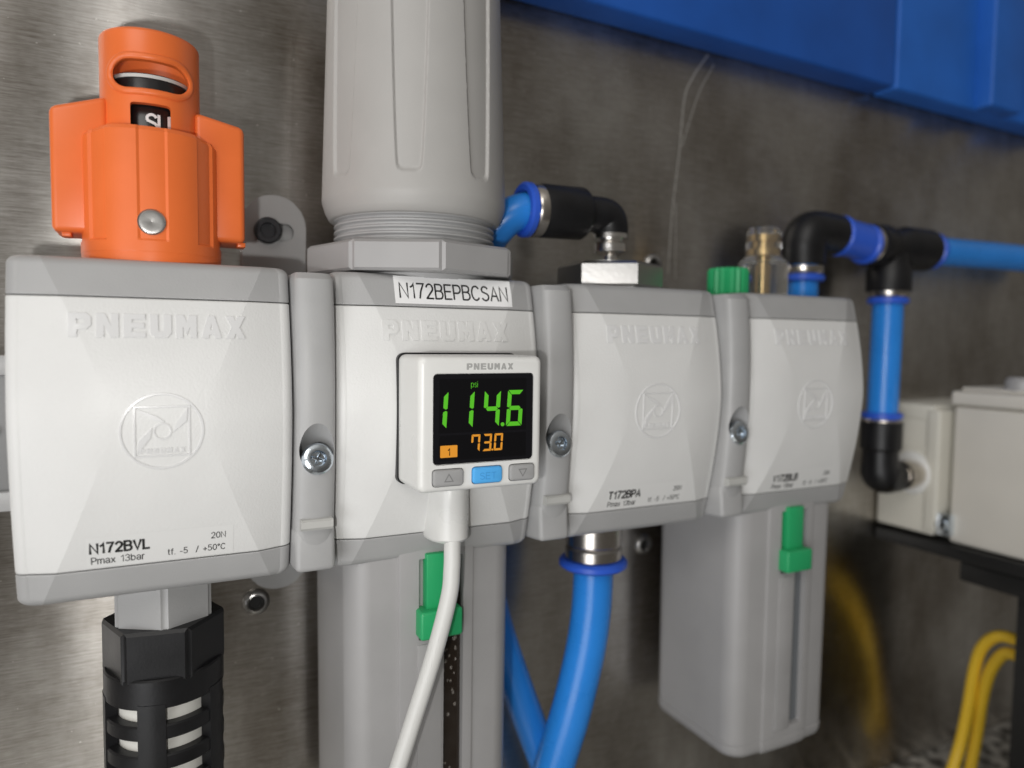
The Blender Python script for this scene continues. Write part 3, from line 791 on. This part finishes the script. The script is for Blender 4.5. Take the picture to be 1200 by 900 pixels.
b = text_bm('1', 2.0, bold=.03, align='CENTER', sx=.9); place(b, U(.232), V_(.727), y=yd - .03); obj('output_number', b, MSCR2, screen, smooth=False)
for (u0, u1), mm, mp, sy in (((.103, .34), MBG, MBGd, 'up'), ((.415, .655), MBB, MBBd, 'SET'), ((.72, .93), MBG, MBGd, 'dn')):
    b = NB(); rows = []
    for y, i in ((GY + 1.2, 0), (GY - .5, 0), (GY - .85, .25), (GY - 1.0, .7)):
        rows.append([Vector((x, y, z)) for x, z in rrect(U(u0) + i, U(u1) - i, V_(.95) + i, V_(.828) - i, max(.3, 1.0 - i * .8), 4)])
    faces_grid(b, rows); k = obj('button', b, mm, gt, label={'up': 'grey up button', 'SET': 'light blue set button', 'dn': 'grey down button'}[sy])
    cx = U((u0 + u1) / 2); cz = V_(.889)
    if sy == 'SET': b = text_bm('SET', 1.9, align='CENTER', sx=1.3); place(b, cx, cz - 1.15, y=GY - 1.04)
    else:
        b = NB(); s = 1 if sy == 'up' else -1
        O = [(cx - 1.55, cz - 1.15 * s), (cx + 1.55, cz - 1.15 * s), (cx, cz + 1.45 * s)]; I = [(cx - 1.0, cz - .85 * s), (cx + 1.0, cz - .85 * s), (cx, cz + .85 * s)]
        for i in range(3):
            j = (i + 1) % 3; b.faces.new([b.verts.new((p[0], GY - 1.04, p[1])) for p in (O[i], O[j], I[j], I[i])])
    obj('print', b, mp, k, smooth=False)
b = NB(); add_tube(b, [(84.6, -1.0, -34), (84.3, -1.5, -41), (83.8, -2.5, -48), (82.4, -3.5, -57), (77.0, -4, -75.5), (69.8, -4, -96.5), (65.3, -4, -109.3), (58, -4, -130), (50, 0, -152)], 2.75, 24)
obj('gauge_cable', b, MCAB, gt, label='pale grey round cable')

# ------------------------------------------------------------------ silencer under the valve
sx_, sy_ = 0.2, 35.0
sl = thing('exhaust_silencer', 'black slotted silencer with white core hanging under the leftmost module', 'silencer', (sx_, sy_, -46))
b = NB(); add_lathe(b, (sx_, sy_, 0), (0, 0, -1), [(45, 15.6), (62, 15.6), (64, 14.8)], poly=6, rot=R(0)); bmesh.ops.bevel(b, geom=[e for e in b.edges if abs(e.verts[0].co.z - e.verts[1].co.z) > 2], offset=1.2, segments=3, affect='EDGES'); obj('neck', b, MG, sl, angle=30)
b = NB(); add_lathe(b, (sx_, sy_, 0), (0, 0, -1), [(62.2, 15.6), (62.2, 17.4), (63.2, 18.2), (77.5, 18.2), (79, 17)], poly=6, rot=R(30 + 9)); bmesh.ops.bevel(b, geom=[e for e in b.edges if abs(e.verts[0].co.z - e.verts[1].co.z) > 2], offset=1.2, segments=3, affect='EDGES'); obj('hex_collar', b, MK, sl, angle=30)
bk = NB()
def ring(bm, z0, z1, ri, ro, n=72):
    rows = [[Vector((sx_ + r * math.sin(2 * PI * i / n), sy_ - r * math.cos(2 * PI * i / n), z)) for i in range(n)] for z, r in ((z0, ri), (z0, ro - .5), (z0 + .5, ro), (z1 - .5, ro), (z1, ro - .5), (z1, ri), (z0, ri))]
    faces_grid(bm, rows, True, False, False)
ring(bk, -85.6, -76.5, 10, 17.4)
z = -95.2
while z > -165: ring(bk, z, z + 4.6, 14.2, 17.3); z -= 9.3
for a in range(5):
    ang = -13.5 + 72 * a
    t = NB(); rows = []
    for zz in (-165, -84):
        rows.append([Vector((sx_ + r * math.sin(R(ang + da)), sy_ - r * math.cos(R(ang + da)), zz)) for r, da in ((14.0, -13), (17.55, -13), (17.65, -5), (17.65, 5), (17.55, 13), (14.0, 13))])
    faces_grid(t, rows); merge(bk, t)
obj('basket', bk, MK, sl, angle=35)
b = NB(); add_lathe(b, (sx_, sy_, 0), (0, 0, -1), [(84, 13.6), (165, 13.6)], 48); obj('white_core', b, mat('white_felt', (.78, .77, .72), .8, bump=(1500, .6, .2)), sl)

# ------------------------------------------------------------------ push-in fittings and hoses
HR = 7.6
def ring_set(parent, p, d, r=HR, collar=True):
    """blue release collar and steel ring at the mouth p of a socket opening along d"""
    b = NB(); add_lathe(b, p, d, [(-2.2, r + 2.6), (.6, r + 2.6), (1.6, r + 2.0)], 32); obj('steel_ring', b, MNI, parent)
    b = NB(); add_lathe(b, p, d, [(.3, r + .6), (1.8, r + 1.6), (2.6, r + 3.0), (4.6, r + 3.0), (5.4, r + 2.0), (5.4, r + .1)], 32, cap=False); obj('release_collar', b, MBC, parent)
# elbow on the take-off module
ex, ey = 168.0, 35.0
pl = thing('hex_plug', 'silver hex plug screwed into the top of the T172BPA module', 'plug', (ex, ey, 45.4))
b = NB(); add_lathe(b, (ex, ey, 46.7), (0, 0, 1), [(0, 19.0), (1.0, 19.0), (1.0, 20.8), (1.8, 21.6), (9.6, 21.6), (10.8, 19.6), (10.8, 10)], poly=6, rot=R(56)); obj('hex_head', b, MS, pl, angle=20)
b = NB(); add_lathe(b, (ex, ey, 45.5), (0, 0, 1), [(11.0, 17), (12.2, 17), (12.4, 11), (13.0, 6)], 40); obj('bevel_face', b, MS, pl)
el = thing('elbow_fitting', 'black push-in elbow above the silver hex plug, feeding hose behind the knob', 'hose fitting', (ex, ey, 58), 'black push-in elbows')
b = NB(); add_lathe(b, (ex, ey, 57.5), (0, 0, 1), [(0, 4.6), (1.6, 4.6), (1.8, 3.0), (3.6, 3.0), (4.0, 4.8), (5.2, 6.9), (8.4, 6.9), (9.6, 5.4), (10.4, 5.4), (10.6, 7.4), (12.4, 7.4), (13, 6)], 28); obj('stem', b, MZB, el, angle=25)
b = NB(); add_tube(b, [(ex, ey, 69.5), (ex, ey, 73), (ex - 1.0, ey, 76), (ex - 3.6, ey, 77.4), (ex - 9, ey, 77.6), (ex - 14, ey, 77.4)], 7.2, 28)
add_lathe(b, (ex - 13, ey, 77.2), (-1, 0, -.02), [(0, 8.4), (1.0, 9.8), (2.0, 10.4), (20.5, 10.4), (22, 9.8), (22, 3)], 36); obj('body', b, MK, el)
ring_set(el, Vector((ex - 36, ey, 76.6)), (-1, 0, -.02))
hz = thing('air_hose', 'blue air hose leaving the elbow behind the grey knob and running down behind', 'hose', (124, 58, 0), 'blue air hoses')
b = NB(); add_tube(b, [(ex - 30, ey, 76.8), (ex - 41, ey, 75.8), (ex - 48, ey + 3, 71.5), (ex - 53, ey + 9, 62), (ex - 52, ey + 18, 48), (ex - 46, ey + 24, 30), (123.5, 60, 10), (122, 60, -45), (126.5, 60, -85), (138, 56, -125), (156, 50, -175), (172, 46, -215), (185, 45, -243)], 7.0, 24); obj('tube', b, MBL, hz)
# lower outlet
fx, fz = 162.5, -46
lo_ = thing('straight_fitting', 'steel push-in fitting with blue flange under the T172BPA module', 'hose fitting', (fx, 35, fz))
b = NB(); add_lathe(b, (fx, 35, 0), (0, 0, -1), [(45, 11.8), (58, 11.8), (59, 11.2), (60, 11.9), (64, 11.9), (64.6, 9)], 40); obj('body', b, MNI, lo_, angle=25)
b = NB(); add_lathe(b, (fx, 35, 0), (0, 0, -1), [(64.3, 9), (64.6, 13.2), (65.6, 14.3), (67.4, 14.3), (68.6, 12.8), (69.4, 9.6), (69.4, 8.6)], 40, cap=False); obj('release_collar', b, MBC, lo_)
hz2 = thing('air_hose', 'thick blue air hose hanging from the flanged fitting under T172BPA', 'hose', (fx, 35, -100), 'blue air hoses')
b = NB(); add_tube(b, [(fx, 35, -60), (fx + .2, 35, -72), (fx - .6, 35, -88), (fx - 3.5, 35, -106), (fx - 9.5, 35.5, -130), (fx - 16, 37, -152), (fx - 24, 38, -180), (fx - 34, 40, -215), (fx - 42, 42, -243)], 8.4, 28); obj('tube', b, MBL, hz2)

# corner elbow right of the filter
cx_, cy_, cz_ = 296.5, 50.0, 83.0
e2 = thing('elbow_fitting', 'black push-in elbow behind the clear dome, standing on a blue hose', 'hose fitting', (cx_, cy_, 60), 'black push-in elbows')
b = NB(); add_tube(b, [(cx_, cy_, 66), (cx_, cy_, 73), (cx_, cy_, 77), (cx_ + 1.8, cy_, 81.6), (cx_ + 6, cy_, 83.4), (cx_ + 13, cy_, 83.6), (cx_ + 22, cy_, 83)], 10.6, 32); obj('body', b, MK, e2)
ring_set(e2, Vector((cx_, cy_, 63)), (0, 0, -1))
ring_set(e2, Vector((cx_ + 22, cy_, 83.0)), (1, 0, -.06))
hz3 = thing('air_hose', 'short blue hose standing behind the rightmost white module under the black elbow', 'hose', (cx_, cy_, 20), 'blue air hoses')
b = NB(); add_tube(b, [(cx_, cy_, 66), (cx_, cy_, 40), (cx_, cy_, 12), (cx_ - 2, cy_, 2), (cx_ - 9, cy_, -2), (cx_ - 14, cy_, -2)], HR, 24); obj('tube', b, MBL, hz3)
# tee
tx, ty, tz = 363.5, 50.0, 79.8
tee = thing('tee_fitting', 'black push-in tee joining the elbow, right hose and down hose', 'hose fitting', (tx, ty, tz))
b = NB(); add_lathe(b, (tx - 17, ty, tz), (1, 0, 0), [(0, 8), (.6, 11.6), (9, 11.6), (11, 10.4), (24, 10.4), (26, 11.8), (46, 11.8), (47, 8)], 36)
add_lathe(b, (tx - .5, ty, tz), (0, 0, -1), [(0, 8), (6, 10.2), (10, 10.2), (12, 11.6), (24.5, 11.6), (25, 8)], 36); obj('body', b, MK, tee)
ring_set(tee, Vector((tx - .5, ty, tz - 26)), (0, 0, -1)); ring_set(tee, Vector((tx + 30.5, ty, tz)), (1, 0, 0)); ring_set(tee, Vector((tx - 17.5, ty, tz)), (-1, 0, .02))
hz6 = thing('air_hose', 'short blue hose link between the black elbow and the tee', 'hose', (tx - 33, ty, tz), 'blue air hoses')
b = NB(); add_tube(b, [(cx_ + 20, cy_, 83), (cx_ + 34, cy_, 82), (tx - 16, ty, tz + .3)], 9.6, 24); obj('tube', b, MBC, hz6)
hz4 = thing('air_hose', 'blue hose running right from the tee out of the photo', 'hose', (tx + 80, ty, tz), 'blue air hoses')
b = NB(); add_tube(b, [(tx + 22, ty, tz), (tx + 60, ty, tz + .6), (tx + 110, ty, tz + 1.2), (tx + 190, ty, tz + 1)], 8.0, 24); obj('tube', b, MBL, hz4)
hz5 = thing('air_hose', 'vertical blue hose right of the filter, from tee down to the lower elbow', 'hose', (tx, ty, 20), 'blue air hoses')
b = NB(); add_tube(b, [(tx - .5, ty, 62), (tx - .5, ty, 40), (tx - 1, ty, 10), (tx - 1.5, ty, -20)], 8.0, 24); obj('tube', b, MBL, hz5)
vx = tx - 1.5
e3 = thing('elbow_fitting', 'black push-in elbow at the foot of the vertical blue hose, screwed into the valve box', 'hose fitting', (vx, ty, -40), 'black push-in elbows')
b = NB(); add_lathe(b, (vx, ty, -16), (0, 0, -1), [(0, 9.4), (.8, 10.8), (15.5, 10.8), (17, 9.6), (17, 4)], 36); add_tube(b, [(vx, ty, -31), (vx, ty, -40), (vx + 1.2, ty, -45), (vx + 5, ty, -48), (vx + 13, ty, -48.5)], lambda t: 9.2 + 1.5 * math.exp(-((t - .55) / .22) ** 2), 32); obj('body', b, MK, e3)
ring_set(e3, Vector((vx, ty, -17)), (0, 0, 1))
b = NB(); add_lathe(b, (vx + 13, ty, -48.5), (1, 0, 0), [(0, 6.4), (5, 6.4), (5.2, 8.4), (11, 8.4), (12, 7.4), (20, 7.4)], 28); obj('threaded_stem', b, MNI, e3, angle=25)

# ------------------------------------------------------------------ solenoid valve on the right
sv = thing('solenoid_valve', 'pale beige solenoid valve box on the wall at the right edge', 'valve', (420, 40, -45))
b = NB(); add_box(b, 395, 470, 39, 75.5, -83, -9.5, 2.2, 3); add_box(b, 394.2, 472, 40.5, 75.7, -17, -8.0, 1.2, 2); add_box(b, 393.6, 470, 37, 45, -80, -10.5, 1.5, 3); add_box(b, 394.3, 470, 40, 75.7, -33.5, -31.5, .8); obj('valve_body', b, MBEI2, sv)
b = NB(); add_lathe(b, (395.5, 53, -48.5), (-1, 0, 0), [(0, 12.5), (1.4, 12.5), (2.6, 11.4), (3.0, 9)], 36); obj('port_boss', b, MWS, sv)
b = NB(); add_box(b, 398.8, 520, -60, 33, -85, -7.5, 2.4, 3); obj('coil_housing', b, MBEI, sv)
b = NB(); add_box(b, 397.2, 522, -62, 34.2, -7.2, .8, 2.0, 3); add_box(b, 402, 520, -60, 31, .5, 3.0, 1.0, 2); obj('lid', b, MBEI, sv)
b = NB(); add_lathe(b, (410, 4, 2.5), (0, 0, 1), [(0, 8), (5, 8), (7, 6.5), (7, 2)], 24); obj('lid_knob', b, MGB, sv)
b = NB(); add_box(b, 394.5, 402, 29.5, 37.5, -81, -69, .6); add_lathe(b, (394.6, 33.5, -75), (-1, 0, 0), [(0, 3.4), (1.8, 3.2), (2.2, 2.4)], 20); obj('terminal', b, MZ, sv)
b = NB(); add_box(b, 394.5, 520, -60, 75.2, -93, -85.6, 1); add_box(b, 396, 520, -60, 24, -104, -93.2, 1.5); add_box(b, 412, 520, -60, 2, -244.5, -104.2, 1); obj('black_base', b, MDARK, sv)
cn = thing('cable_connector', 'white plug end at the right edge where the yellow cables enter', 'connector', (438, -2, -150))
b = NB(); add_box(b, 430, 442, -14, 8, -158, -136, 2, 3); add_box(b, 432, 440, -12, 3, -182, -157.5, 1, 2); obj('plug_body', b, MWS, cn)
yt = [([(436, 2, -143.5), (434.8, 13, -140.8), (436, 24, -143), (439.5, 34, -154), (443.2, 40, -171), (445.6, 44, -197), (444.5, 47, -222), (437, 48, -243)], 'yellow cable, the outer of the two looped ones, arching highest'),
      ([(436, 2, -152), (434.5, 13, -149.5), (436.5, 21, -153), (443, 31, -169), (449.5, 38, -190), (454.5, 43, -215), (454, 46, -243)], 'yellow cable, the inner of the two looped ones, arching lower')]
for p, lb in yt:
    t = thing('yellow_cable', lb, 'cable', p[-1], 'yellow cables looping at the lower right')
    b = NB(); add_tube(b, p, 3.4, 20); obj('sheath', b, MYEL, t)

# ------------------------------------------------------------------ blue bins above, bracket end at the left edge
MBIN2 = mat('light_blue_bin_plastic', (.016, .125, .50), .5, bump=(700, .3, .15), var=(25, .12))
def bin_box(name, label, x0, x1, yf, seams, MB=None):
    MB = MB or MBIN
    t = thing(name, label, 'bin', ((x0 + x1) / 2, 60, 240), 'blue bins along the top')
    sh = lambda x: 174.4 - (x - 143) * .0166
    def box(xa, xb, ya, yb, dz, top, bev):
        b = NB(); add_box(b, xa, xb, ya, yb, 0, top, bev, 4)
        for v in b.verts: v.co.z += sh(v.co.x) + dz
        return b
    obj('body', box(x0, x1, yf, 75.5, 0, 160, 1.6), MB, t)
    for xa, xb, ya, dz in seams:
        obj('rib', box(xa, xb, ya, yf + 3, dz, 158, 1.6), MB, t)
    return t
bin_box('storage_bin', 'long dark blue bin along the top, left of the vertical seam', 60, 373, 59, [])
bin_box('storage_bin', 'blue bin with a pale vertical edge in the top right corner', 376.5, 620, 60, [(449, 480, 50, .3), (520, 560, 46, .3)], MBIN2)

ib = thing('end_bracket', 'grey end fitting peeking out left of the leftmost white module', 'bracket', (-50, 45, -5))
b = NB(); add_box(b, -66, -36.5, 38, 60, -21, 17, 2, 3); obj('block', b, MBGd, ib)
b = NB(); add_box(b, -66, -36.8, 37, 40, 14, 20, .8); obj('flange', b, MG, ib)
b = NB(); add_box(b, -66, -36.8, 36.5, 40, -26, -20, .8); obj('flange', b, MG, ib)
b = NB(); add_lathe(b, (-43.5, 38.2, -2), (0, -1, 0), [(0, 1.6), (1.2, 1.5), (1.5, .8)], 16); add_lathe(b, (-43.5, 38.2, 9), (0, -1, 0), [(0, 1.2), (.9, 1.1), (1.2, .6)], 16); obj('pin', b, MS, ib)

for o in list(scene.objects):
    if 'org' in o: del o['org']
